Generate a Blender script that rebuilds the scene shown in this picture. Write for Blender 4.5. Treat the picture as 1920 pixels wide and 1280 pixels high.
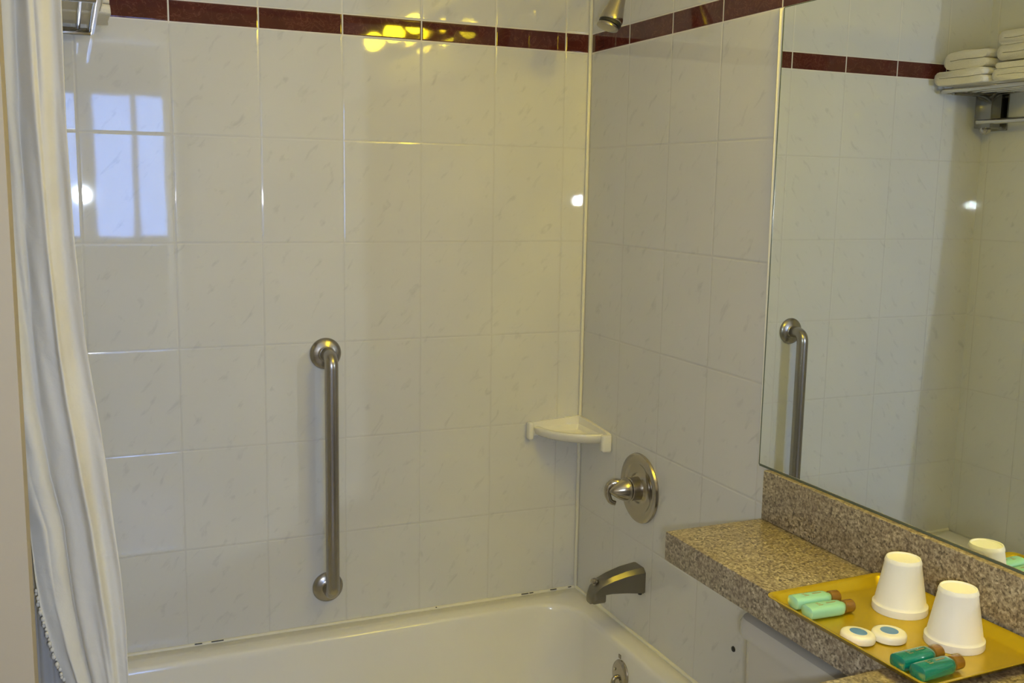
import bpy, bmesh, math, random
from mathutils import Vector, Matrix, noise
random.seed(7)
for o in list(bpy.data.objects): bpy.data.objects.remove(o)
scene = bpy.context.scene
COL = scene.collection
PI = math.pi

# ------------------------------------------------------------------ camera
cam_d = bpy.data.cameras.new('camera'); cam = bpy.data.objects.new('camera', cam_d); COL.objects.link(cam)
R_ = Vector((0.91855484, -0.39490169, 0.01759733)); U_ = Vector((0.04332172, 0.14481707, 0.98850961)); F_ = Vector((0.3929125, 0.90723794, -0.15013024))
M = Matrix.Identity(4)
for i in range(3): M[i][0], M[i][1], M[i][2] = R_[i], U_[i], -F_[i]
M[0][3], M[1][3], M[2][3] = -1.3001, -2.5069, 1.5411
cam.matrix_world = M
cam_d.sensor_width = 36; cam_d.lens = 35.92; cam_d.clip_start = .02
scene.camera = cam

# ------------------------------------------------------------------ world, lights, exposure
w = bpy.data.worlds.new('world'); scene.world = w; w.use_nodes = True
w.node_tree.nodes['Background'].inputs[0].default_value = (.55, .7, 1, 1); w.node_tree.nodes['Background'].inputs[1].default_value = .6
scene.view_settings.view_transform = 'Standard'; scene.view_settings.look = 'None'
scene.view_settings.exposure = 0.0; scene.view_settings.gamma = 1
EXPO = 0.14
FLASH_W = 32.0          # LED flash of the camera, a little below and right of the lens
LAMP_E = 74.0          # globes of the vanity light
WIN_E = 12.0
def light(name, kind, loc, energy, color, **k):
    d = bpy.data.lights.new(name, kind); d.energy = energy; d.color = color
    for a, b in k.items(): setattr(d, a, b)
    o = bpy.data.objects.new(name, d); o.location = loc; COL.objects.link(o); return o
FLASH = light('camera_flash', 'POINT', (-1.243, -2.49, 1.47), FLASH_W, (.77, .87, 1.0), shadow_soft_size=.025)
try:
    scene.cycles.use_guiding = True; scene.cycles.use_surface_guiding = True; scene.cycles.surface_guiding_probability = .7; scene.cycles.guiding_training_samples = 64
except Exception: pass
scene.cycles.max_bounces = 8; scene.cycles.diffuse_bounces = 5; scene.cycles.glossy_bounces = 6; scene.cycles.transmission_bounces = 8
scene.cycles.sample_clamp_indirect = 0; scene.cycles.blur_glossy = 0.0
scene.cycles.caustics_reflective = True

# ------------------------------------------------------------------ materials
def new_mat(name):
    m = bpy.data.materials.new(name); m.use_nodes = True
    nt = m.node_tree; b = nt.nodes['Principled BSDF']; return m, nt, b
def N(nt, t, **k):
    n = nt.nodes.new(t)
    for a, v in k.items():
        if a == 'ins':
            for i, x in v.items(): n.inputs[i].default_value = x
        else: setattr(n, a, v)
    return n
def L(nt, a, b): nt.links.new(a, b)
def math_(nt, op, a, b=None, c=None):
    n = N(nt, 'ShaderNodeMath', operation=op)
    for i, x in enumerate((a, b, c)):
        if x is None: continue
        if isinstance(x, (int, float)): n.inputs[i].default_value = x
        else: L(nt, x, n.inputs[i])
    return n.outputs[0]
def mix(nt, f, a, b):
    n = N(nt, 'ShaderNodeMix', data_type='RGBA')
    for s, x in ((0, f), (6, a), (7, b)):
        if isinstance(x, (int, float)): n.inputs[s].default_value = x
        elif isinstance(x, tuple): n.inputs[s].default_value = x if len(x) == 4 else x + (1,)
        else: L(nt, x, n.inputs[s])
    return n.outputs[2]
def ramp(nt, f, stops):
    n = N(nt, 'ShaderNodeValToRGB'); e = n.color_ramp.elements
    while len(e) < len(stops): e.new(.5)
    for x, (p, c) in zip(e, stops): x.position = p; x.color = c if len(c) == 4 else tuple(c) + (1,)
    L(nt, f, n.inputs[0]); return n.outputs[0]
def simple(name, col, rough=.5, metal=0, noise_amt=0, nscale=20, bump=0, **k):
    m, nt, b = new_mat(name)
    b.inputs['Base Color'].default_value = col + (1,); b.inputs['Roughness'].default_value = rough; b.inputs['Metallic'].default_value = metal
    for a, v in k.items(): b.inputs[a.replace('_', ' ')].default_value = v
    tc = N(nt, 'ShaderNodeTexCoord')
    n = N(nt, 'ShaderNodeTexNoise', ins={'Scale': nscale, 'Detail': 4}); L(nt, tc.outputs['Object'], n.inputs['Vector'])
    if noise_amt:
        dark = tuple(c*(1-noise_amt) for c in col)
        L(nt, mix(nt, n.outputs['Fac'], dark, col), b.inputs['Base Color'])
    if bump:
        bp = N(nt, 'ShaderNodeBump', ins={'Strength': bump, 'Distance': .002}); L(nt, n.outputs['Fac'], bp.inputs['Height']); L(nt, bp.outputs[0], b.inputs['Normal'])
    return m

def tile_mat(name, axis, off, w_=.2):
    """glazed wall tile 200 x 250 mm with a dark red marble border course; axis = horizontal axis, off = first joint"""
    m, nt, b = new_mat(name)
    g = N(nt, 'ShaderNodeNewGeometry'); s = N(nt, 'ShaderNodeSeparateXYZ'); L(nt, g.outputs['Position'], s.inputs[0])
    u0 = s.outputs[axis]; z = s.outputs[2]
    u = math_(nt, 'DIVIDE', math_(nt, 'ADD', u0, off), w_)
    fu = math_(nt, 'FRACT', u)
    du = math_(nt, 'MULTIPLY', math_(nt, 'MINIMUM', fu, math_(nt, 'SUBTRACT', 1, fu)), w_)
    H0, TS, HH = 1.8948, .0499, .2495
    low = math_(nt, 'LESS_THAN', z, H0); high = math_(nt, 'GREATER_THAN', z, H0+TS)
    def dz(off_, h):
        v = math_(nt, 'FRACT', math_(nt, 'DIVIDE', math_(nt, 'SUBTRACT', z, off_), h))
        return math_(nt, 'MULTIPLY', math_(nt, 'MINIMUM', v, math_(nt, 'SUBTRACT', 1, v)), h)
    dzl, dzh = dz(H0-10*HH, HH), dz(H0+TS, HH)
    dzs = math_(nt, 'MINIMUM', math_(nt, 'ABSOLUTE', math_(nt, 'SUBTRACT', z, H0)), math_(nt, 'ABSOLUTE', math_(nt, 'SUBTRACT', z, H0+TS)))
    stripe = math_(nt, 'SUBTRACT', math_(nt, 'SUBTRACT', 1, low), high)
    dzz = math_(nt, 'ADD', math_(nt, 'ADD', math_(nt, 'MULTIPLY', low, dzl), math_(nt, 'MULTIPLY', high, dzh)), math_(nt, 'MULTIPLY', stripe, dzs))
    d = math_(nt, 'MINIMUM', du, dzz)
    # joint mask (thin) and pillowed edge
    mr = N(nt, 'ShaderNodeMapRange', interpolation_type='SMOOTHSTEP', ins={'From Min': .0004, 'From Max': .0012, 'To Min': 1.0, 'To Max': 0.0}); L(nt, math_(nt, 'SUBTRACT', d, math_(nt, 'MULTIPLY', stripe, .0009)), mr.inputs['Value'])
    joint = mr.outputs[0]
    mh = N(nt, 'ShaderNodeMapRange', interpolation_type='SMOOTHSTEP', ins={'From Min': .0, 'From Max': .0045, 'To Min': 0.0, 'To Max': 1.0}); L(nt, d, mh.inputs['Value'])
    # marbling: short diagonal grey flecks, plus soft clouds
    cu = N(nt, 'ShaderNodeCombineXYZ'); L(nt, u0, cu.inputs[0]); L(nt, z, cu.inputs[1])
    mr_ = N(nt, 'ShaderNodeMapping', ins={'Rotation': (0, 0, math.radians(-50 if axis == 0 else 50))}); L(nt, cu.outputs[0], mr_.inputs[0])
    mp = N(nt, 'ShaderNodeMapping', ins={'Scale': (15, 34, 1)}); L(nt, mr_.outputs[0], mp.inputs[0])
    n1 = N(nt, 'ShaderNodeTexNoise', ins={'Scale': 1.3, 'Detail': 3, 'Roughness': .55, 'Distortion': .5}); L(nt, mp.outputs[0], n1.inputs['Vector'])
    n2 = N(nt, 'ShaderNodeTexNoise', ins={'Scale': 5, 'Detail': 2}); L(nt, cu.outputs[0], n2.inputs['Vector'])
    fleck = ramp(nt, n1.outputs['Fac'], [(.0, (0, 0, 0)), (.60, (0, 0, 0)), (.76, (1, 1, 1))])
    base = mix(nt, n2.outputs['Fac'], (.60, .60, .595), (.655, .65, .635))
    white = mix(nt, math_(nt, 'MULTIPLY', fleck, .31), base, (.33, .34, .37))
    # red marble
    n3 = N(nt, 'ShaderNodeTexNoise', ins={'Scale': 26, 'Detail': 5, 'Roughness': .6, 'Distortion': 1.6}); L(nt, cu.outputs[0], n3.inputs['Vector'])
    vein = ramp(nt, n3.outputs['Fac'], [(.0, (0, 0, 0)), (.475, (0, 0, 0)), (.5, (1, 1, 1)), (.525, (0, 0, 0))])
    n4 = N(nt, 'ShaderNodeTexNoise', ins={'Scale': 14, 'Detail': 3}); L(nt, cu.outputs[0], n4.inputs['Vector'])
    red = mix(nt, n4.outputs['Fac'], (.050, .012, .010), (.115, .026, .020))
    red = mix(nt, math_(nt, 'MULTIPLY', vein, math_(nt, 'MULTIPLY', n4.outputs['Fac'], .5)), red, (.30, .13, .09))
    c = mix(nt, stripe, white, red)
    jw = mix(nt, n2.outputs['Fac'], (.56, .55, .53), (.66, .65, .63))
    jl = mix(nt, .45, white, (.42, .40, .385))
    jc = mix(nt, math_(nt, 'GREATER_THAN', z, H0-.004), jl, (.72, .68, .63))
    c = mix(nt, joint, c, jc)
    L(nt, c, b.inputs['Base Color'])
    b.inputs['Roughness'].default_value = .035; b.inputs['Specular IOR Level'].default_value = .5
    L(nt, math_(nt, 'ADD', .035, math_(nt, 'MULTIPLY', joint, .35)), b.inputs['Roughness'])
    wob = N(nt, 'ShaderNodeTexNoise', ins={'Scale': 9, 'Detail': 1}); L(nt, g.outputs['Position'], wob.inputs['Vector'])
    hh = math_(nt, 'ADD', mh.outputs[0], math_(nt, 'MULTIPLY', wob.outputs['Fac'], .25))
    bp = N(nt, 'ShaderNodeBump', ins={'Strength': .55, 'Distance': .0011}); L(nt, hh, bp.inputs['Height']); L(nt, bp.outputs[0], b.inputs['Normal'])
    return m

def granite_mat():
    m, nt, b = new_mat('speckled granite')
    g = N(nt, 'ShaderNodeNewGeometry')
    n1 = N(nt, 'ShaderNodeTexNoise', ins={'Scale': 165, 'Detail': 4, 'Roughness': .75}); L(nt, g.outputs['Position'], n1.inputs['Vector'])
    v = N(nt, 'ShaderNodeTexVoronoi', ins={'Scale': 260}); L(nt, g.outputs['Position'], v.inputs['Vector'])
    n2 = N(nt, 'ShaderNodeTexNoise', ins={'Scale': 22, 'Detail': 3}); L(nt, g.outputs['Position'], n2.inputs['Vector'])
    f = math_(nt, 'ADD', math_(nt, 'MULTIPLY', n1.outputs['Fac'], .72), math_(nt, 'MULTIPLY', math_(nt, 'MULTIPLY', v.outputs['Color'], 1), .28))
    c = ramp(nt, f, [(.32, (.05, .038, .026)), (.42, (.19, .150, .100)), (.50, (.33, .27, .185)), (.58, (.45, .38, .265)), (.68, (.66, .58, .43))])
    c = mix(nt, ramp(nt, n2.outputs['Fac'], [(.35, (0, 0, 0)), (.7, (.4, .4, .4))]), c, (.22, .165, .115))
    L(nt, c, b.inputs['Base Color']); b.inputs['Roughness'].default_value = .32; b.inputs['Specular IOR Level'].default_value = .5
    return m

MAT = {}
MAT['tile_x'] = tile_mat('white marbled tile, long wall', 0, .0746)
MAT['tile_y'] = tile_mat('white marbled tile, end wall', 1, .0077)
MAT['tile_y2'] = tile_mat('white marbled tile, alcove wall', 1, .03)
MAT['paint'] = simple('beige wall paint', (.44, .37, .26), .6, bump=.05, nscale=120)
MAT['ceiling'] = simple('white ceiling paint', (.80, .78, .74), .8)
MAT['floor'] = simple('beige floor tile', (.50, .44, .36), .35, noise_amt=.15)
MAT['carpet'] = simple('brown carpet', (.20, .15, .11), .95, noise_amt=.3, nscale=200)
MAT['caulk'] = simple('cream silicone joint', (.72, .70, .60), .4)
MAT['granite'] = granite_mat()
MAT['tub'] = simple('white enamel', (.78, .765, .735), .13, noise_amt=.03, nscale=3, Coat_Weight=.3)
MAT['ceramic'] = simple('white glazed ceramic', (.78, .76, .69), .12, Coat_Weight=.3)
MAT['soapscum'] = simple('peach dish bottom', (.72, .60, .48), .2, noise_amt=.2)
MAT['steel'] = simple('brushed stainless steel', (.42, .39, .36), .27, 1, noise_amt=.12, nscale=60)
MAT['chrome'] = simple('chrome', (.62, .60, .57), .10, 1)
MAT['nickel'] = simple('brushed nickel', (.46, .42, .36), .20, 1)
MAT['spout_metal'] = simple('worn dull nickel', (.27, .25, .21), .36, 1, noise_amt=.1, nscale=40)
MAT['shelf_metal'] = simple('grey chromed steel', (.30, .29, .26), .16, 1)
MAT['dark'] = simple('dark rubber', (.02, .018, .015), .5)
MAT['mirror'] = simple('silvered glass', (.875, .915, .875), 0.0, 1)
MAT['mirror_edge'] = simple('green glass edge', (.10, .12, .09), .2)
MAT['toilet'] = simple('white porcelain', (.52, .50, .46), .15)
MAT['cabinet'] = simple('painted cabinet', (.55, .5, .42), .4)
MAT['foam'] = simple('white foam', (.86, .84, .78), .5, bump=.08, nscale=600)
MAT['soap'] = simple('white wrapped soap', (.84, .80, .70), .25)
MAT['soap_label'] = simple('blue paper label', (.12, .27, .60), .4)
MAT['terry'] = simple('white terry cloth', (.80, .76, .68), .95, noise_amt=.1, nscale=400, bump=.8)
MAT['lens_gold'] = simple('gold tray', (.60, .42, .010), .24, .5, noise_amt=.06, nscale=15)
MAT['cap'] = simple('amber cap', (.34, .17, .02), .25, Transmission_Weight=.3)
MAT['mint'] = simple('mint lotion bottle', (.32, .66, .48), .3, Coat_Weight=.4)
MAT['teal'] = simple('clear teal bottle', (.008, .33, .25), .06, Transmission_Weight=.5, IOR=1.45, Coat_Weight=.5)
MAT['gold_print'] = simple('gold print', (.45, .30, .10), .3, .5)
def fabric(name, col, tr):
    m, nt, b = new_mat(name)
    out = nt.nodes['Material Output']
    b.inputs['Base Color'].default_value = col+(1,); b.inputs['Roughness'].default_value = .55; b.inputs['Specular IOR Level'].default_value = .25
    t = N(nt, 'ShaderNodeBsdfTranslucent'); t.inputs[0].default_value = col+(1,)
    tc = N(nt, 'ShaderNodeTexCoord'); n = N(nt, 'ShaderNodeTexNoise', ins={'Scale': 14, 'Detail': 5, 'Distortion': .6}); L(nt, tc.outputs['Object'], n.inputs['Vector'])
    bp = N(nt, 'ShaderNodeBump', ins={'Strength': .35, 'Distance': .012}); L(nt, n.outputs['Fac'], bp.inputs['Height']); L(nt, bp.outputs[0], b.inputs['Normal'])
    ms = N(nt, 'ShaderNodeMixShader', ins={0: tr}); L(nt, b.outputs[0], ms.inputs[1]); L(nt, t.outputs[0], ms.inputs[2]); L(nt, ms.outputs[0], out.inputs[0])
    return m
MAT['curtain'] = fabric('white curtain cloth', (.74, .70, .60), .2)
MAT['liner'] = fabric('grey white liner', (.55, .54, .52), .4)
def emis(name, col, e):
    m, nt, b = new_mat(name); b.inputs['Base Color'].default_value = col+(1,); b.inputs['Emission Color'].default_value = col+(1,); b.inputs['Emission Strength'].default_value = e
    return m, nt, b
MAT['globe'] = emis('glowing globe', (1, .77, .02), LAMP_E)[0]
m, nt, b = emis('daylit window', (.22, .42, 1.0), WIN_E); MAT['daylight'] = m
MAT['white_paint'] = simple('white paint', (.6, .6, .6), .5)

# ------------------------------------------------------------------ mesh helpers
def mesh_obj(name, bm, mats, parent=None, smooth=True, angle=40):
    me = bpy.data.meshes.new(name)
    bmesh.ops.recalc_face_normals(bm, faces=bm.faces[:])
    bm.to_mesh(me); bm.free()
    if not isinstance(mats, (list, tuple)): mats = [mats]
    for x in mats: me.materials.append(MAT[x] if isinstance(x, str) else x)
    if smooth:
        for p in me.polygons: p.use_smooth = True
        try: me.set_sharp_from_angle(angle=math.radians(angle))
        except Exception: pass
    o = bpy.data.objects.new(name, me); COL.objects.link(o)
    if parent is not None: o.parent = parent
    return o
def box(bm, x0, x1, y0, y1, z0, z1, bev=0, seg=2, mat=0):
    r = bmesh.ops.create_cube(bm, size=1); vs = r['verts']
    for v in vs: v.co = Vector((x0+(v.co.x+.5)*(x1-x0), y0+(v.co.y+.5)*(y1-y0), z0+(v.co.z+.5)*(z1-z0)))
    fs = {f for v in vs for f in v.link_faces}
    for f in fs: f.material_index = mat
    if bev:
        es = list({e for v in vs for e in v.link_edges})
        bmesh.ops.bevel(bm, geom=es, offset=bev, segments=seg, profile=.5, affect='EDGES')
    return bm
def frame_from(axis):
    a = Vector(axis).normalized(); t = Vector((0, 0, 1)) if abs(a.z) < .9 else Vector((1, 0, 0))
    u = a.cross(t).normalized(); v = a.cross(u).normalized(); return a, u, v
def lathe(bm, prof, origin, axis, n=48, mat=0, sx=1, sy=1):
    """prof: (distance along axis, radius)"""
    a, u, v = frame_from(axis); o = Vector(origin); rings = []
    for h, r in prof:
        if r < 1e-6: rings.append([bm.verts.new(o+a*h)])
        else: rings.append([bm.verts.new(o+a*h+(u*math.cos(2*PI*i/n)*sx+v*math.sin(2*PI*i/n)*sy)*r) for i in range(n)])
    for A, B in zip(rings, rings[1:]):
        for i in range(n):
            j = (i+1) % n
            if len(A) == 1 and len(B) == 1: continue
            if len(A) == 1: f = bm.faces.new((A[0], B[i], B[j]))
            elif len(B) == 1: f = bm.faces.new((A[i], A[j], B[0]))
            else: f = bm.faces.new((A[i], A[j], B[j], B[i]))
            f.material_index = mat
    for R in (rings[0], rings[-1]):
        if len(R) > 1:
            f = bm.faces.new(R); f.material_index = mat
    return bm
def smooth_path(pts, rad, seg=8):
    """round the corners of a polyline"""
    P = [Vector(p) for p in pts]; out = [P[0]]
    for a, b, c in zip(P, P[1:], P[2:]):
        d1 = (a-b).normalized(); d2 = (c-b).normalized(); r = min(rad, (a-b).length*.49, (c-b).length*.49)
        s, e = b+d1*r, b+d2*r
        for k in range(seg+1):
            t = k/seg; out.append(s*(1-t)**2+b*2*t*(1-t)+e*t*t)
    out.append(P[-1]); return out
def tube(bm, pts, rad, n=20, mat=0):
    P = [Vector(p) for p in pts]; rr = rad if isinstance(rad, (list, tuple)) else [rad]*len(P)
    t0 = (P[1]-P[0]).normalized(); a, u, v = frame_from(t0); rings = []
    for i, p in enumerate(P):
        t = (P[min(i+1, len(P)-1)]-P[max(i-1, 0)]).normalized()
        u = (u-t*u.dot(t)).normalized(); v = t.cross(u)
        rings.append([bm.verts.new(p+(u*math.cos(2*PI*k/n)+v*math.sin(2*PI*k/n))*rr[i]) for k in range(n)])
    for A, B in zip(rings, rings[1:]):
        for k in range(n):
            f = bm.faces.new((A[k], A[(k+1) % n], B[(k+1) % n], B[k])); f.material_index = mat
    for R in (rings[0], rings[-1]): bm.faces.new(R).material_index = mat
    return bm
def loft(bm, rings, cap0=True, cap1=True, mat=0):
    VR = [[bm.verts.new(p) for p in r] for r in rings]; n = len(VR[0])
    for A, B in zip(VR, VR[1:]):
        for k in range(n): bm.faces.new((A[k], A[(k+1) % n], B[(k+1) % n], B[k])).material_index = mat
    if cap0: bm.faces.new(VR[0]).material_index = mat
    if cap1: bm.faces.new(VR[-1]).material_index = mat
    return bm
def rrect(x0, x1, y0, y1, r, z, seg=8):
    out = []
    for cx, cy, a in ((x1-r, y1-r, 0), (x0+r, y1-r, 90), (x0+r, y0+r, 180), (x1-r, y0+r, 270)):
        for k in range(seg+1):
            t = math.radians(a+90*k/seg); out.append(Vector((cx+r*math.cos(t), cy+r*math.sin(t), z)))
    return out
def new(): return bmesh.new()
def thing(name, label, cat, loc=(0, 0, 0), group=None, rot=None):
    o = bpy.data.objects.new(name, None); o.location = loc; o.empty_display_size = .05; COL.objects.link(o)
    if rot: o.rotation_euler = rot
    o['label'] = label; o['category'] = cat
    if group: o['group'] = group
    return o
def tag(o, label, cat, group=None):
    o['label'] = label; o['category'] = cat
    if group: o['group'] = group
    return o
def struct(o): o['kind'] = 'structure'; return o
def local(parent, objs):
    """geometry of the parts is written in world coordinates: shift it so the parent's empty sits at its base"""
    inv = parent.matrix_basis.inverted()
    for o in objs:
        o.data.transform(inv)

# ------------------------------------------------------------------ the room
CW = .10
def wallbox(name, x0, x1, y0, y1, z0, z1, mat):
    bm = new(); box(bm, x0, x1, y0, y1, z0, z1); return struct(mesh_obj(name, bm, mat, smooth=False))
wallbox('wall_back', -1.55, .1, 0, .1, 0, 2.42, 'tile_x')
wallbox('wall_right', 0, .1, -2.82, 0, 0, 2.42, 'tile_y')
wallbox('wall_left', -1.55, -1.4488, -.98, 0, 0, 2.42, 'tile_y2')
wallbox('wall_partition', -1.95, -1.374, -.98, -.87, 0, 2.42, 'paint')
wallbox('wall_left_front', -1.95, -1.85, -2.82, -.98, 0, 2.42, 'paint')
bm = new()
box(bm, -3.1, -1.62, -2.82, -2.72, 0, 2.5); box(bm, -.84, 0, -2.82, -2.72, 0, 2.42); box(bm, 0, 1.1, -2.92, -2.821, 0, 2.5); box(bm, -1.62, -.84, -2.82, -2.72, 2.2, 2.42)
struct(mesh_obj('wall_front', bm, 'paint', smooth=False))
bm = new()
box(bm, -1.655, -1.60, -2.85, -2.69, 0, 2.2, .004); box(bm, -.86, -.805, -2.85, -2.69, 0, 2.2, .004); box(bm, -1.655, -.805, -2.85, -2.69, 2.18, 2.235, .004)
struct(mesh_obj('door_1', bm, 'white_paint', smooth=False))
wallbox('ceiling', -1.95, .1, -2.82, .1, 2.42, 2.5, 'ceiling')
wallbox('floor', -1.95, .1, -2.82, .1, -.08, 0, 'floor')
# the adjoining bedroom, seen only as a reflection in the glaze
wallbox('floor_bedroom', -3, 1, -5.3, -2.82, -.08, 0, 'carpet')
wallbox('ceiling_bedroom', -3, 1, -5.3, -2.82, 2.5, 2.58, 'ceiling')
wallbox('wall_bedroom_left', -3.1, -3, -5.3, -2.82, 0, 2.5, 'paint')
wallbox('wall_bedroom_right', 1, 1.1, -5.3, -2.82, 0, 2.5, 'paint')
bm = new()
WX0, WX1, WZ0, WZ1 = -1.50, -.55, 1.12, 2.14
box(bm, -3, WX0, -5.4, -5.3, 0, 2.5); box(bm, WX1, 1, -5.4, -5.3, 0, 2.5); box(bm, WX0, WX1, -5.4, -5.3, 0, WZ0); box(bm, WX0, WX1, -5.4, -5.3, WZ1, 2.5)
struct(mesh_obj('wall_bedroom_back', bm, 'paint', smooth=False))
wfr = thing('window_1', 'tall narrow bedroom window', 'window', ((WX0+WX1)/2, -5.35, WZ0)); del wfr['label']; del wfr['category']; struct(wfr)
ps = []
bm = new()
for a, b_ in ((WX0, WX0+.02), (WX1-.02, WX1), (-.872, -.832), (-1.22, -1.12)): box(bm, a, b_, -5.38, -5.31, WZ0, WZ1)
for a, b_ in ((WZ0, WZ0+.02), (WZ1-.02, WZ1)): box(bm, WX0, WX1, -5.378, -5.312, a, b_)
ps.append(mesh_obj('window_frame', bm, 'white_paint', wfr, smooth=False))
bm = new(); box(bm, WX0+.005, WX1-.005, -5.362, -5.356, WZ0+.005, WZ1-.005)
ps.append(mesh_obj('pane', bm, 'daylight', wfr, smooth=False)); local(wfr, ps)

# silicone joints
bm = new(); box(bm, -.009, .0, -.009, .0, .40, 2.42, .003); struct(mesh_obj('trim_1', bm, 'caulk'))
bm = new(); tube(bm, [(-1.445, -.002, .4005), (0, -.002, .4005)], .0055, 10); tube(bm, [(-.002, 0, .4005), (-.002, -.76, .4005)], .0055, 10)
struct(mesh_obj('trim_2', bm, 'caulk'))
# tapering white bead beside the mirror
bm = new()
r0 = [Vector(p) for p in ((0, -.815, .99), (-.004, -.8165, .99), (-.006, -.8185, .99), (0, -.8215, .99))]
r1 = [Vector(p) for p in ((0, -.802, 1.893), (-.005, -.8045, 1.893), (-.008, -.8105, 1.893), (0, -.8215, 1.893))]
loft(bm, [r0, r1]); struct(mesh_obj('trim_3', bm, 'caulk'))

# ------------------------------------------------------------------ mirror
mir = thing('wall_mirror', 'large frameless wall mirror above the granite backsplash', 'mirror', (0, -1.75, .982))
bm = new(); box(bm, -.0060, -.0008, -2.66, -.8225, .982, 1.893)
for f in bm.faces: f.material_index = 0 if f.normal.x < -.5 or f.calc_center_median().x < -.0059 else 1
g = mesh_obj('glass', bm, ['mirror', 'mirror_edge'], mir, smooth=False)
bm = new(); box(bm, -.0065, -.0005, -.8225, -.8205, .980, 1.893); box(bm, -.0064, -.0005, -2.66, -.8225, .9775, .982); box(bm, -.0065, -.0005, -2.66, -.8225, 1.893, 1.8945)
e = mesh_obj('edge_strip', bm, 'mirror_edge', mir, smooth=False); local(mir, [g, e])

# ------------------------------------------------------------------ bathtub
tubo = thing('bathtub', 'white enamel bathtub filling the tiled alcove', 'bathtub', (-.72, -.38, 0))
X0, X1, Y0, Y1, ZR = -1.4485, -.0005, -.762, -.0005, .400
bm = new()
def ringq(x0, x1, y0, y1, r, z): return rrect(x0, x1, y0, y1, r, z, 12)
ix0, ix1, iy0, iy1 = -1.375, -.058, -.690, -.070
rings = [ringq(X0, X1, Y0, Y1, .004, 0), ringq(X0, X1, Y0, Y1, .004, ZR-.012), ringq(X0+.003, X1-.001, Y0+.003, Y1-.001, .006, ZR-.003), ringq(X0+.012, X1-.003, Y0+.012, Y1-.003, .01, ZR),
         ringq(ix0-.006, ix1+.006, iy0-.006, iy1+.006, .105, ZR-.004), ringq(ix0-.002, ix1+.002, iy0-.002, iy1+.002, .105, ZR-.006),
         ringq(ix0+.002, ix1-.002, iy0+.002, iy1-.002, .104, ZR-.011), ringq(ix0+.005, ix1-.004, iy0+.004, iy1-.004, .104, ZR-.022), ringq(ix0+.012, ix1-.008, iy0+.009, iy1-.009, .103, ZR-.06),
         ringq(ix0+.06, ix1-.020, iy0+.030, iy1-.030, .11, .22), ringq(ix0+.12, ix1-.035, iy0+.045, iy1-.045, .10, .11),
         ringq(ix0+.17, ix1-.06, iy0+.075, iy1-.075, .08, .075), ringq(ix0+.25, ix1-.12, iy0+.13, iy1-.13, .06, .068)]
loft(bm, rings)
basin = mesh_obj('basin', bm, 'tub', tubo, angle=60)
ov = new(); ax = Vector((-1, 0, .06))
lathe(ov, [(0, .037), (.003, .0375), (.007, .035), (.010, .028), (.0115, .012), (.012, 0)], (-.066, -.392, .325), ax, 40)
over = mesh_obj('overflow_plate', ov, 'nickel', tubo)
lv = new(); tube(lv, smooth_path([(-.076, -.392, .322), (-.088, -.392, .320), (-.098, -.396, .288), (-.092, -.398, .272)], .015), .0055, 12)
lever = mesh_obj('overflow_lever', lv, 'nickel', over)
screws = []
for yy, zz in ((-.376, .335), (-.408, .315)):
    sc_ = new(); lathe(sc_, [(0, .004), (.0015, .0035), (.002, 0)], (-.0775, yy, zz), ax, 12)
    screws.append(mesh_obj('screw', sc_, 'chrome', over))
dr = new(); lathe(dr, [(0, .03), (.003, .029), (.004, .02), (.002, .012), (.002, 0)], (-.28, -.38, .068), (0, 0, 1), 32)
drain = mesh_obj('drain', dr, 'nickel', tubo)
mk = new(); box(mk, -.0715, -.068, -.392, -.382, .367, .377, .001); 
badge = mesh_obj('stamped_mark', mk, 'steel', tubo)
local(tubo, [basin, over, lever, drain, badge]+screws)

# mould specks in the joint, part of the wall finish
bm = new()
for x, l in ((-.175, .022), (-.15, .012), (-.085, .02), (-.028, .01), (-.43, .004), (-1.02, .03), (-1.06, .018)):
    box(bm, x, x+l, -.0085, -.006, .404, .4062, .0008)
struct(mesh_obj('trim_4', bm, 'dark'))

# ------------------------------------------------------------------ soap dish in the corner
dish = thing('corner_soap_dish', 'cream ceramic corner soap dish with peach inside, above the tub', 'soap dish', (-.08, -.08, .855))
bm = new()
def arc_outline(s, z, bulge, inset=0):
    """corner outline: along both walls then a bulging front edge"""
    a = Vector((-s+inset, -inset, z)); b_ = Vector((-inset, -s*1.06+inset, z)); pts = [Vector((-inset, -inset, z))]
    n = 24
    c = Vector((-s*bulge, -s*bulge*1.03, z))
    pts += [a*(1-t)**2+c*2*t*(1-t)+b_*t*t for t in [k/n for k in range(n+1)]]
    return pts
S = .150
loft(bm, [arc_outline(S*.72, .853, .80), arc_outline(S*.86, .858, .84), arc_outline(S*.97, .868, .88), arc_outline(S, .880, .90), arc_outline(S, .885, .90), arc_outline(S*.99, .888, .90, .002),
          arc_outline(S*.955, .8885, .89, .006), arc_outline(S*.91, .885, .88, .010), arc_outline(S*.86, .873, .86, .014), arc_outline(S*.80, .868, .83, .02)], True, True)
for f in bm.faces:
    c = f.calc_center_median()
    if c.z > .866 and c.z < .872 and f.normal.z > .2 and len(f.verts) > 6: f.material_index = 1
body = mesh_obj('dish', bm, ['ceramic', 'soapscum'], dish)
bm = new()   # back plates with the two ears
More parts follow.
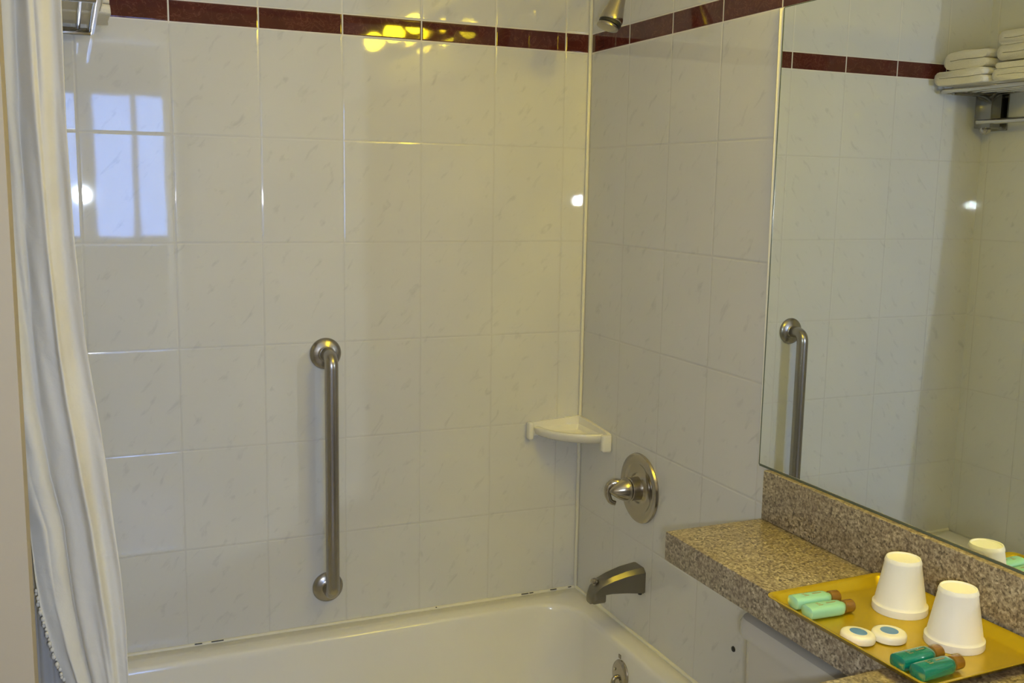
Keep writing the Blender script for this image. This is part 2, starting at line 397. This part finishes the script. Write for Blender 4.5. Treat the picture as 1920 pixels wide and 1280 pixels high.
for kk in (0, 1):
    prof = [(0, .868), (0, .907), (.006, .909), (.150, .900), (.160, .897), (.164, .892), (.164, .855), (.160, .848), (.155, .848), (.150, .862), (.12, .862)]
    th = .010
    r0 = []; r1 = []
    for s_, z_ in prof:
        s2 = s_ if kk == 0 else s_*1.12
        if kk == 0: r0.append(Vector((-s2, -.0003, z_))); r1.append(Vector((-s2, -th, z_)))
        else: r0.append(Vector((-.0003, -s2, z_-.004*(s_ > .1)))); r1.append(Vector((-th, -s2, z_-.004*(s_ > .1))))
    loft(bm, [r0, r1])
    # ear
    if kk == 0: box(bm, -.169, -.154, -.026, -.0005, .853, .903, .006, 3)
    else: box(bm, -.028, -.0005, -.189, -.170, .846, .893, .006, 3)
back = mesh_obj('back_flange', bm, 'ceramic', dish, angle=50)
local(dish, [body, back])

# ------------------------------------------------------------------ grab bar
gb = thing('grab_bar', 'brushed steel vertical grab bar on the long tiled wall', 'grab bar', (-.7245, 0, .505))
gz0, gz1, gx = .505, 1.1185, -.7235
bm = new(); tube(bm, smooth_path([(gx-.001, -.004, gz1), (gx, -.062, gz1), (gx-.001, -.062, gz0), (gx-.001, -.004, gz0)], .045, 12), .0168, 28)
a_ = mesh_obj('bar', bm, 'steel', gb)
fl = []
for z_ in (gz0, gz1):
    bm = new(); lathe(bm, [(0, .0395), (.003, .040), (.006, .0385), (.011, .030), (.013, .022), (.0145, .0185), (.016, .017), (.016, 0)], (gx-.001, 0, z_), (0, -1, 0), 48)
    fl.append(mesh_obj('flange', bm, 'steel', gb))
local(gb, [a_]+fl)

# ------------------------------------------------------------------ shower valve
VY, VZ = -.342, .792
va = thing('shower_valve', 'round nickel shower valve with curved lever below the soap dish', 'shower valve', (0, VY, VZ))
bm = new(); lathe(bm, [(0, .088), (.004, .0898), (.009, .088), (.0125, .081), (.0125, .072), (.009, .064), (.005, .058), (.0045, .042), (.009, .036), (.012, .033), (.012, 0)], (0, VY, VZ), (-1, 0, 0), 64)
p1 = mesh_obj('escutcheon', bm, 'nickel', va)
bm = new(); lathe(bm, [(.008, .030), (.034, .029), (.036, .027), (.0365, 0)], (0, VY, VZ), (-1, 0, 0), 40)
p2 = mesh_obj('sleeve', bm, 'steel', va)
bm = new(); lathe(bm, [(.0385, .026), (.040, .0295), (.048, .029), (.060, .024), (.072, .017), (.082, .010), (.088, .004), (.089, 0)], (0, VY, VZ), (-1, 0, 0), 40)
p3 = mesh_obj('handle_hub', bm, 'nickel', va)
bm = new()
path = [(-.050, VY+.008, VZ+.012), (-.068, VY+.016, VZ+.018), (-.083, VY+.020, VZ+.006), (-.085, VY+.019, VZ-.014), (-.078, VY+.015, VZ-.032), (-.066, VY+.010, VZ-.036)]
sp = smooth_path(path, .02, 4); tube(bm, sp, [.012-.006*i/(len(sp)-1) for i in range(len(sp))], 14)
p4 = mesh_obj('lever', bm, 'nickel', va); local(va, [p1, p2, p3, p4])

# ------------------------------------------------------------------ tub spout
SY, SZ = -.352, .556
so = thing('tub_spout', 'nickel tub spout with small diverter knob, low on the end wall', 'spout', (0, SY, SZ-.04))
def sec(x, hw, zt, zb, ch):
    pts = [(-hw, zb), (-hw, zt-ch), (-hw+ch, zt), (hw-ch, zt), (hw, zt-ch), (hw, zb), (hw*.6, zb-.003), (-hw*.6, zb-.003)]
    return [Vector((x, SY+y, z)) for y, z in pts]
bm = new()
loft(bm, [sec(-.0005, .031, .592, .530, .011), sec(-.006, .032, .593, .528, .011), sec(-.05, .029, .588, .534, .010), sec(-.09, .026, .578, .537, .009),
          sec(-.118, .024, .567, .536, .008), sec(-.133, .0215, .555, .525, .008), sec(-.141, .018, .540, .516, .008), sec(-.144, .014, .530, .514, .006)])
bmesh.ops.bevel(bm, geom=[e for e in bm.edges if e.calc_face_angle(0) > .5], offset=.002, segments=2, affect='EDGES')
q1 = mesh_obj('spout_body', bm, 'spout_metal', so)
bm = new(); box(bm, -.142, -.104, SY-.019, SY+.019, .512, .536, .005, 3); q2 = mesh_obj('outlet', bm, 'spout_metal', so)
bm = new(); lathe(bm, [(0, .005), (.006, .0045), (.007, .009), (.010, .0105), (.014, .0095), (.0165, .005), (.017, 0)], (-.128, SY, .557), (-.2, 0, 1), 24)
q3 = mesh_obj('diverter_knob', bm, 'nickel', so)
bm = new(); lathe(bm, [(0, .005), (.006, .005), (.007, 0)], (-.010, SY-.022, .529), (0, 0, -1), 12); q4 = mesh_obj('set_screw', bm, 'dark', so)
local(so, [q1, q2, q3, q4])

# ------------------------------------------------------------------ shower head
sh = thing('overhead_shower', 'small cone shaped shower head high on the end wall', 'shower head', (0, VY, 2.06))
HA = Vector((-.34, -.02, -.92)).normalized(); HO = Vector((-.128, VY, 1.922))
bm = new(); lathe(bm, [(-.088, .010), (-.080, .013), (-.072, .0145), (-.045, .019), (-.012, .0265), (-.004, .0275), (0, .0265), (.0005, .0)], HO, HA, 40)
s1 = mesh_obj('bell', bm, 'nickel', sh)
bm = new(); lathe(bm, [(.0003, .0262), (.003, .0268), (.008, .0262), (.0085, .0)], HO, HA, 40); s2 = mesh_obj('rubber_ring', bm, 'dark', sh)
bm = new(); lathe(bm, [(.0085, .0245), (.013, .0262), (.0155, .0255), (.017, .019), (.0175, 0)], HO+Vector((-.003, 0, 0)), HA, 40); s3 = mesh_obj('spray_face', bm, 'steel', sh)
top = HO-HA*.088
bm = new(); tube(bm, smooth_path([(0, VY, 2.065), (-.055, VY, 2.065), tuple(top)], .03, 8), .0085, 16)
lathe(bm, [(-.012, .006), (-.008, .012), (0, .014), (.008, .012), (.012, .006)], top, HA, 20)
s4 = mesh_obj('shower_arm', bm, 'nickel', sh)
bm = new(); lathe(bm, [(0, .028), (.004, .027), (.008, .012), (.008, 0)], (0, VY, 2.065), (-1, 0, 0), 32); s5 = mesh_obj('wall_flange', bm, 'nickel', sh)
local(sh, [s1, s2, s3, s4, s5])

# ------------------------------------------------------------------ granite counter
CZ = .8748
ct = thing('granite_counter', 'speckled brown granite counter running over the toilet tank', 'counter', (-.13, -1.2, CZ-.059))
bm = new(); box(bm, -.2470, -.0005, -1.4655, -.8530, CZ-.059, CZ, .0025); c1 = mesh_obj('narrow_slab', bm, 'granite', ct)
bm = new(); box(bm, -.56, -.0005, -2.66, -1.4665, CZ-.059, CZ, .0025); c2 = mesh_obj('vanity_slab', bm, 'granite', ct)
bm = new(); box(bm, -.0200, -.0005, -2.66, -.8555, CZ+.0004, .9775, .0015); c3 = mesh_obj('backsplash', bm, 'granite', ct)
local(ct, [c1, c2, c3])
vc = thing('vanity_cabinet', 'painted vanity cabinet under the deep end of the granite counter', 'cabinet', (-.27, -2.06, 0))
bm = new(); box(bm, -.53, -.0005, -2.64, -1.49, .08, CZ-.0595); box(bm, -.47, -.0005, -2.62, -1.51, 0, .08); d1 = mesh_obj('body', bm, 'cabinet', vc, smooth=False)
ds = [d1]
for y0_, y1_ in ((-2.62, -2.07), (-2.06, -1.51)):
    bm = new(); box(bm, -.549, -.5305, y0_, y1_, .11, .79, .004); dd = mesh_obj('door', bm, 'cabinet', vc); ds.append(dd)
    bm = new(); lathe(bm, [(0, .006), (.012, .006), (.016, .013), (.024, .012), (.027, 0)], (-.549, (-2.10 if y0_ < -2.3 else -2.03), .70), (-1, 0, 0), 20); ds.append(mesh_obj('knob', bm, 'nickel', dd))
local(vc, ds)

# ------------------------------------------------------------------ toilet
to = thing('toilet', 'white porcelain toilet with its tank under the granite counter', 'toilet', (-.35, -1.26, 0))
bm = new()
def tr(x0, x1, y0, y1, r, z): return rrect(x0, x1, y0, y1, r, z, 6)
loft(bm, [tr(-.185, -.015, -1.44, -1.075, .03, .40), tr(-.192, -.012, -1.455, -1.062, .03, .44), tr(-.200, -.012, -1.460, -1.052, .03, .60), tr(-.203, -.012, -1.461, -1.050, .03, .737)])
t1 = mesh_obj('tank', bm, 'toilet', to)
bm = new()
loft(bm, [tr(-.207, -.010, -1.462, -1.046, .03, .7375), tr(-.212, -.008, -1.463, -1.041, .032, .741), tr(-.213, -.008, -1.463, -1.040, .032, .765), tr(-.209, -.010, -1.461, -1.044, .03, .774), tr(-.200, -.016, -1.455, -1.052, .028, .778)])
t2 = mesh_obj('tank_lid', bm, 'toilet', to)
def oval(cx, cy, a, b__, z, n=36, p=0): return [Vector((cx+a*math.cos(2*PI*k/n), cy+b__*math.sin(2*PI*k/n), z)) for k in range(n)]
bm = new()
loft(bm, [oval(-.38, -1.255, .20, .11, 0), oval(-.38, -1.255, .19, .10, .06), oval(-.37, -1.255, .17, .095, .15), oval(-.42, -1.255, .22, .15, .28), oval(-.43, -1.255, .25, .18, .37), oval(-.43, -1.255, .25, .185, .392),
          oval(-.43, -1.255, .20, .14, .392), oval(-.43, -1.255, .17, .12, .33), oval(-.42, -1.255, .09, .07, .22)])
box(bm, -.22, -.02, -1.40, -1.11, .25, .40, .03, 3)
t3 = mesh_obj('bowl', bm, 'toilet', to)
bm = new(); loft(bm, [oval(-.43, -1.255, .245, .183, .394), oval(-.43, -1.255, .25, .187, .402), oval(-.43, -1.255, .245, .183, .412), oval(-.43, -1.255, .24, .178, .424), oval(-.43, -1.255, .22, .16, .430)])
t4 = mesh_obj('seat_lid', bm, 'toilet', to)
bm = new(); lathe(bm, [(0, .012), (.008, .012), (.009, 0)], (-.2015, -1.40, .69), (-1, 0, 0), 20); tube(bm, [(-.215, -1.40, .69), (-.218, -1.34, .686)], .006, 12)
t5 = mesh_obj('flush_lever', bm, 'chrome', to); local(to, [t1, t2, t3, t4, t5])
# little black plug in the end wall beside the tank
bm = new(); lathe(bm, [(0, .0065), (.002, .006), (.003, .003), (.003, 0)], (0, -.760, .545), (-1, 0, 0), 16)
o = mesh_obj('wall_plug', bm, 'dark'); tag(o, 'tiny round black plug in the end wall beside the toilet tank', 'plug')

# ------------------------------------------------------------------ gold tray
TZ = CZ+.0005; TC = Vector((-.1545, -1.384, TZ)); TA = math.radians(1.6)
bm = new(); hx, hy = .1245, .168
def tq(e, z, r): return rrect(-hx+e, hx-e, -hy+e, hy-e, r, z, 6)
loft(bm, [tq(.020, 0, .012), tq(.012, .002, .014), tq(.004, .0125, .016), tq(0, .0155, .017), tq(-.003, .0158, .018), tq(-.003, .0168, .018), tq(.001, .0170, .017), tq(.006, .0135, .016), tq(.014, .0036, .013), tq(.021, .0018, .011)])
tray = mesh_obj('serving_tray', bm, 'lens_gold'); tray.location = TC; tray.rotation_euler = (0, 0, TA)
tag(tray, 'rectangular gold plastic tray with raised rim on the granite counter', 'tray')
FZ = TZ+.0020

# foam cups, upside down
CUPL = ['white foam cup upside down on the tray, farther from the viewer', 'white foam cup upside down on the tray, nearer the right edge']
def cup_mesh():
    b1 = new()
    lathe(b1, [(.0005, .0385), (0, .0425), (.002, .0432), (.0115, .0428), (.0135, .0405), (.016, .0395), (.078, .0285), (.081, .0288), (.0835, .0282), (.0868, .0268), (.0880, .0262), (.0880, .0245), (.0862, .0235), (.0858, .0)], (0, 0, 0), (0, 0, 1), 64)
    return b1
cup0 = mesh_obj('foam_cup', cup_mesh(), 'foam', angle=35)
for k, p in enumerate([(-.0965, -1.3205), (-.1115, -1.4462)]):
    o = cup0 if k == 0 else cup0.copy()
    if k: COL.objects.link(o)
    o.location = (p[0], p[1], FZ); tag(o, CUPL[k], 'cup', 'foam cups on the gold tray')

# round soaps
def soap(k, loc, rot, label):
    t = thing('wrapped_soap', label, 'soap', loc, 'round soaps on the gold tray', rot)
    return t
sp0 = soap(0, (-.2435, -1.388, FZ+.0012), (0, math.radians(4), 0), 'round white wrapped soap with blue label, touching the tray rim')
bm = new(); lathe(bm, [(0, .0225), (.0015, .0250), (.004, .0258), (.0095, .0256), (.0122, .0240), (.0136, .0205), (.0138, .0165), (.0138, 0)], (0, 0, 0), (0, 0, 1), 48)
sa = mesh_obj('wrapped_bar', bm, 'soap', sp0)
bm = new(); lathe(bm, [(.0136, .0135), (.0142, .0133), (.0142, 0)], (0, 0, 0), (0, 0, 1), 40, sx=1.0, sy=.92); sb = mesh_obj('label', bm, 'soap_label', sp0); sb['label'] = 'blue oval paper label'
s_ = sp0.copy(); COL.objects.link(s_); s_.location = (-.1945, -1.4005, FZ+.0003); s_.rotation_euler = (0, 0, .3)
s_['label'] = 'round white wrapped soap with blue label, beside the farther foam cup'
for c in (sa, sb): d = c.copy(); COL.objects.link(d); d.parent = s_

# bottles
def bottle(name, label, mat, group, loc, rotz, ln, rx, rz):
    t = thing(name, label, 'bottle', loc, group, (0, 0, rotz))
    bm = new(); n = 28
    def se(x, a, b__, zc):   # super-ellipse section in the yz plane
        out = []
        for k in range(n):
            q_ = 2*PI*k/n; c, s = math.cos(q_), math.sin(q_)
            out.append(Vector((x, a*abs(c)**.75*(1 if c > 0 else -1), zc+b__*abs(s)**.75*(1 if s > 0 else -1))))
        return out
    zc = rz+.0005
    loft(bm, [se(0, rx*.80, rz*.70, zc), se(.002, rx*.97, rz*.95, zc), se(.008, rx, rz, zc), se(ln*.85, rx, rz, zc), se(ln*.94, rx*.92, rz*.94, zc), se(ln, rx*.62, rz*.75, zc), se(ln+.002, .0075, .0075, zc)])
    a = mesh_obj('bottle_body', bm, mat, t)
    bm = new(); lathe(bm, [(0, .009), (.001, .0105), (.016, .0103), (.018, .009), (.0183, 0)], (ln+.002, 0, zc), (1, 0, 0), 28); b2 = mesh_obj('cap', bm, 'cap', t); b2['label'] = 'amber brown cap'
    bm = new()
    for k in range(3):
        y_ = (-.5+.5*k)*rx*.5
        box(bm, ln*.30, ln*.42-.002*k, y_-.0008, y_+.0006, 2*rz+.0002, 2*rz+.0007)
    box(bm, ln*.55, ln*.80, -.0010, .0010, 2*rz+.0002, 2*rz+.0007)
    c_ = mesh_obj('printed_mark', bm, 'gold_print', t)
    return t, [a, b2, c_]
def bottle_copy(src, parts, label, loc, rotz):
    r = src.copy(); COL.objects.link(r); r.location = loc; r.rotation_euler = (0, 0, rotz); r['label'] = label
    for c in parts: d = c.copy(); COL.objects.link(d); d.parent = r
b1, bp1 = bottle('lotion_bottle', 'opaque mint green lotion bottle lying nearest the far corner of the tray', 'mint', 'mint green lotion bottles', (-.2600, -1.2560, FZ), math.radians(-4), .068, .0150, .0105)
bottle_copy(b1, bp1, 'opaque mint green lotion bottle in front of its twin, toward the soaps', (-.2640, -1.2950, FZ), math.radians(-3))
b2, bp2 = bottle('shampoo_bottle', 'clear dark teal shampoo bottle lying next to the nearer foam cup', 'teal', 'clear teal bottles', (-.2600, -1.4835, FZ), math.radians(3), .066, .0145, .0115)
bottle_copy(b2, bp2, 'clear dark teal bottle lying beside the front rim of the tray', (-.2570, -1.5175, FZ), math.radians(3))

# ------------------------------------------------------------------ towel shelf
ts = thing('towel_shelf', 'chrome hotel towel shelf with hanging bar on the alcove wall', 'shelf', (-1.4488, -.29, 1.74))
ps = []
SZT = 1.858
for x in (-1.425, -1.385, -1.345, -1.305, -1.265):
    bm = new(); tube(bm, [(x, -.03, SZT), (x, -.56, SZT)], .004, 10); ps.append(mesh_obj('shelf_rod', bm, 'chrome', ts))
bm = new(); tube(bm, smooth_path([(-1.43, -.020, SZT), (-1.238, -.020, SZT), (-1.238, -.575, SZT), (-1.43, -.575, SZT)], .02, 6), .0075, 14)
ps.append(mesh_obj('front_rail', bm, 'chrome', ts))
for y in (-.066, -.52):
    bm = new()
    box(bm, -1.4485, -1.442, y-.033, y+.033, 1.742, 1.872, .003)
    box(bm, -1.443, -1.240, y-.006, y+.006, SZT-.014, SZT-.003, .002)
    box(bm, -1.415, -1.372, y-.033, y+.033, 1.748, SZT-.003, .004)
    ps.append(mesh_obj('bracket', bm, 'shelf_metal', ts))
    bm = new(); lathe(bm, [(0, 0), (.002, .008), (.008, .015), (.016, .018), (.024, .015), (.030, .008), (.032, 0)], (-1.388, y, 1.760), (0, 0, -1), 24); ps.append(mesh_obj('ball_end', bm, 'chrome', ts))
bm = new(); tube(bm, [(-1.376, -.045, 1.768), (-1.376, -.545, 1.768)], .0085, 14); ps.append(mesh_obj('towel_bar', bm, 'chrome', ts))
local(ts, ps)

# folded towels: cross-section folded in the wall direction, extruded outwards
def towel(label, x0, x1, y0, y1, z0, layers, th, seed, slope=0):
    """y0 > y1 ; serpentine fold, loops alternate at both ends"""
    path = []; n = 14
    for k in range(layers):
        z = z0+th*.5+k*th
        a, b_ = (y1+th*.5, y0-th*.5) if k % 2 == 0 else (y0-th*.5, y1+th*.5)
        for i in range(n+1):
            y = a+(b_-a)*i/n; path.append(Vector((0, y, z)))
        if k < layers-1:
            s = 1 if k % 2 == 0 else -1
            for i in range(1, 6):
                t = PI*i/6; path.append(Vector((0, b_+s*th*.5*math.sin(t), z+th*.5-th*.5*math.cos(t))))
    bm = new(); hw = th*.47; nx = 18; rings = []
    L_, R2 = [], []
    for i, p in enumerate(path):
        t = (path[min(i+1, len(path)-1)]-path[max(i-1, 0)]).normalized(); nn = Vector((0, -t.z, t.y))
        L_.append(p+nn*hw); R2.append(p-nn*hw)
    def capr(p, t, s): return [p+Vector((0, -t.z, t.y))*hw*math.cos(a)*s+t*hw*math.sin(a) for a in (PI*.25, PI*.5, PI*.75)]
    t_end = (path[-1]-path[-2]).normalized(); t_st = (path[0]-path[1]).normalized()
    loop = L_+capr(path[-1], t_end, 1)+R2[::-1]+capr(path[0], t_st, 1)
    cy = (y0+y1)/2; zc = z0+th*layers/2
    for j in range(nx+1):
        f = j/nx; x = x0+(x1-x0)*f; e = min(f, 1-f)*nx; k = 1 if e >= 2 else (.955 if e < .5 else .985)
        ring = []
        for p in loop:
            q_ = Vector((x, cy+(p.y-cy)*k, z0+(p.z-z0)*(k*.5+.5) if k < 1 else p.z))
            nz = noise.noise(Vector((q_.x*22, q_.y*22, q_.z*30+seed)))
            n2_ = noise.noise(Vector((q_.x*9+seed, q_.y*9, q_.z*14)))
            q_.z += .0022*nz+.005*n2_*((p.z-z0)/(th*layers))+slope*(y0-p.y)*((p.z-z0)/(th*layers))
            q_.y += .004*n2_; q_.x += .003*nz
            if q_.z < z0+.0005: q_.z = z0+.0005
            ring.append(q_)
        rings.append(ring)
    loft(bm, rings)
    o = mesh_obj('folded_towel', bm, 'terry', angle=80); tag(o, label, 'towel', 'white folded towels on the chrome shelf'); return o
TB = SZT+.0125
towel('white folded towel at the bottom of the pile nearest the long tiled wall', -1.425, -1.205, -.028, -.215, TB, 2, .022, 1)
towel('white folded towel on top of the pile nearest the long tiled wall', -1.420, -1.225, -.045, -.205, TB+.047, 2, .027, 2.3)
towel('white folded towel at the bottom of the taller pile on the shelf', -1.425, -1.225, -.225, -.53, TB, 3, .018, 5.1)
towel('white folded towel on top of the taller pile on the shelf', -1.420, -1.235, -.230, -.51, TB+.058, 4, .022, 9.7)

# ------------------------------------------------------------------ shower curtain, pulled to the left
def interp(tab, z):
    if z >= tab[0][0]: return tab[0][1]
    for (a, x), (b_, y) in zip(tab, tab[1:]):
        if z >= b_: t = (a-z)/(a-b_); return x+(y-x)*t
    return tab[-1][1]
XR = [(2.0, -1.290), (1.81, -1.2945), (1.63, -1.2965), (1.446, -1.292), (1.285, -1.2825), (1.163, -1.2685), (1.09, -1.261), (1.0, -1.2548), (.915, -1.2472), (.82, -1.2425), (.70, -1.2428), (.3, -1.23)]
XL = [(2.0, -1.425), (1.20, -1.415), (1.08, -1.400), (1.0, -1.3785), (.92, -1.374), (.87, -1.369), (.80, -1.355), (.72, -1.333), (.5, -1.30), (.3, -1.29)]
cu = thing('shower_curtain', 'white cloth shower curtain drawn to the left end of the tub', 'curtain', (-1.34, -.80, .25))
def curtain_surface(xl, xr, ztop, zbot, yc, pleats, amp, seed, nx=110, nz=150):
    bm = new(); grid = []
    for j in range(nz+1):
        z = ztop+(zbot-ztop)*j/nz; a, b_ = interp(xl, z), interp(xr, z); row = []
        dd = (2.0-z)
        for i in range(nx+1):
            s = i/nx
            ph = 2*PI*(pleats*s)+seed+dd*1.3*math.sin(s*3+seed)
            env = .35+.65*min(1, s*3)*min(1, (1-s)*5+.15)
            y = yc+amp*env*(math.sin(ph)*.8+.25*math.sin(2.3*ph+1+dd*2))+.010*noise.noise(Vector((s*3, z*2.2, seed)))+.004*noise.noise(Vector((s*9, z*7+s*6, seed+4)))
            # long diagonal creases
            for (s0, k0, wd, am) in ((.30, .22, .035, .006), (.62, .30, .04, -.007), (.85, -.08, .05, .005)):
                y += am*math.exp(-((s-s0-(1.8-z)*k0*.5)/wd)**2)
            x = a+(b_-a)*s+.002*math.sin(ph*2)
            row.append(bm.verts.new((x, y, z)))
        grid.append(row)
    for A, B in zip(grid, grid[1:]):
        for i in range(nx): bm.faces.new((A[i], A[i+1], B[i+1], B[i]))
    return bm
def solid(o, t):
    md = o.modifiers.new('thickness', 'SOLIDIFY'); md.thickness = t; md.offset = 0
k1 = mesh_obj('cloth', curtain_surface(XL, XR, 2.03, .25, -.815, 2.3, .0085, .6), 'curtain', cu, angle=180); solid(k1, .0012)
bm = new(); zz = [.90-.0030*i for i in range(70)]
for i, z in enumerate(zz):
    if i % 2: continue
    x = interp(XL, z)+.001*math.sin(i*2.1); r = .0026+.0009*math.sin(i*1.7)
    bmesh.ops.create_icosphere(bm, subdivisions=2, radius=r, matrix=Matrix.Translation((x-.001, -.812+.003*math.sin(i), z)) @ Matrix.Diagonal((1, 1, 1.3, 1)))
k2 = mesh_obj('beaded_hem', bm, 'curtain', cu); k2['label'] = 'bumpy stitched hem along the lower left edge'
local(cu, [k1, k2])
LXR = [(2.0, -1.31), (1.0, -1.30), (.25, -1.28)]; LXL = [(2.0, -1.425), (.25, -1.42)]
ln = mesh_obj('curtain_liner', curtain_surface(LXL, LXR, 2.03, .22, -.772, 4.0, .003, 2.2, 70, 60), 'liner', angle=180); solid(ln, .0008)
tag(ln, 'greyish plastic liner hanging behind the lower left of the shower curtain', 'curtain liner')
rod = thing('curtain_rod', 'chrome shower curtain rod across the tub alcove', 'curtain rod', (-.72, -.80, 2.06))
bm = new(); tube(bm, [(-1.4483, -.80, 2.06), (-.0005, -.80, 2.06)], .0125, 20); r1_ = mesh_obj('rod', bm, 'chrome', rod); pp = [r1_]
for x, s in ((-1.4488, 1), (0, -1)):
    bm = new(); lathe(bm, [(0, .03), (.004, .03), (.02, .017), (.02, 0)], (x, -.80, 2.06), (s, 0, 0), 28); pp.append(mesh_obj('rod_flange', bm, 'chrome', rod))
local(rod, pp)

# ------------------------------------------------------------------ vanity light above the mirror
vl = thing('vanity_light', 'vanity light bar with warm glowing globes above the mirror', 'lamp', (0, -1.475, 2.124))
bm = new(); box(bm, -.025, -.0005, -1.86, -1.09, 2.075, 2.175, .006); pp = [mesh_obj('back_plate', bm, 'nickel', vl)]
for y in (-1.20, -1.475, -1.75):
    bm = new(); lathe(bm, [(0, .022), (.04, .020), (.045, 0)], (-.024, y, 2.124), (-1, 0, 0), 24); pp.append(mesh_obj('lamp_holder', bm, 'nickel', vl))
    bm = new(); bmesh.ops.create_icosphere(bm, subdivisions=3, radius=.038, matrix=Matrix.Translation((-.105, y, 2.124))); pp.append(mesh_obj('globe', bm, 'globe', vl))
local(vl, pp)
scene.view_settings.exposure = EXPO
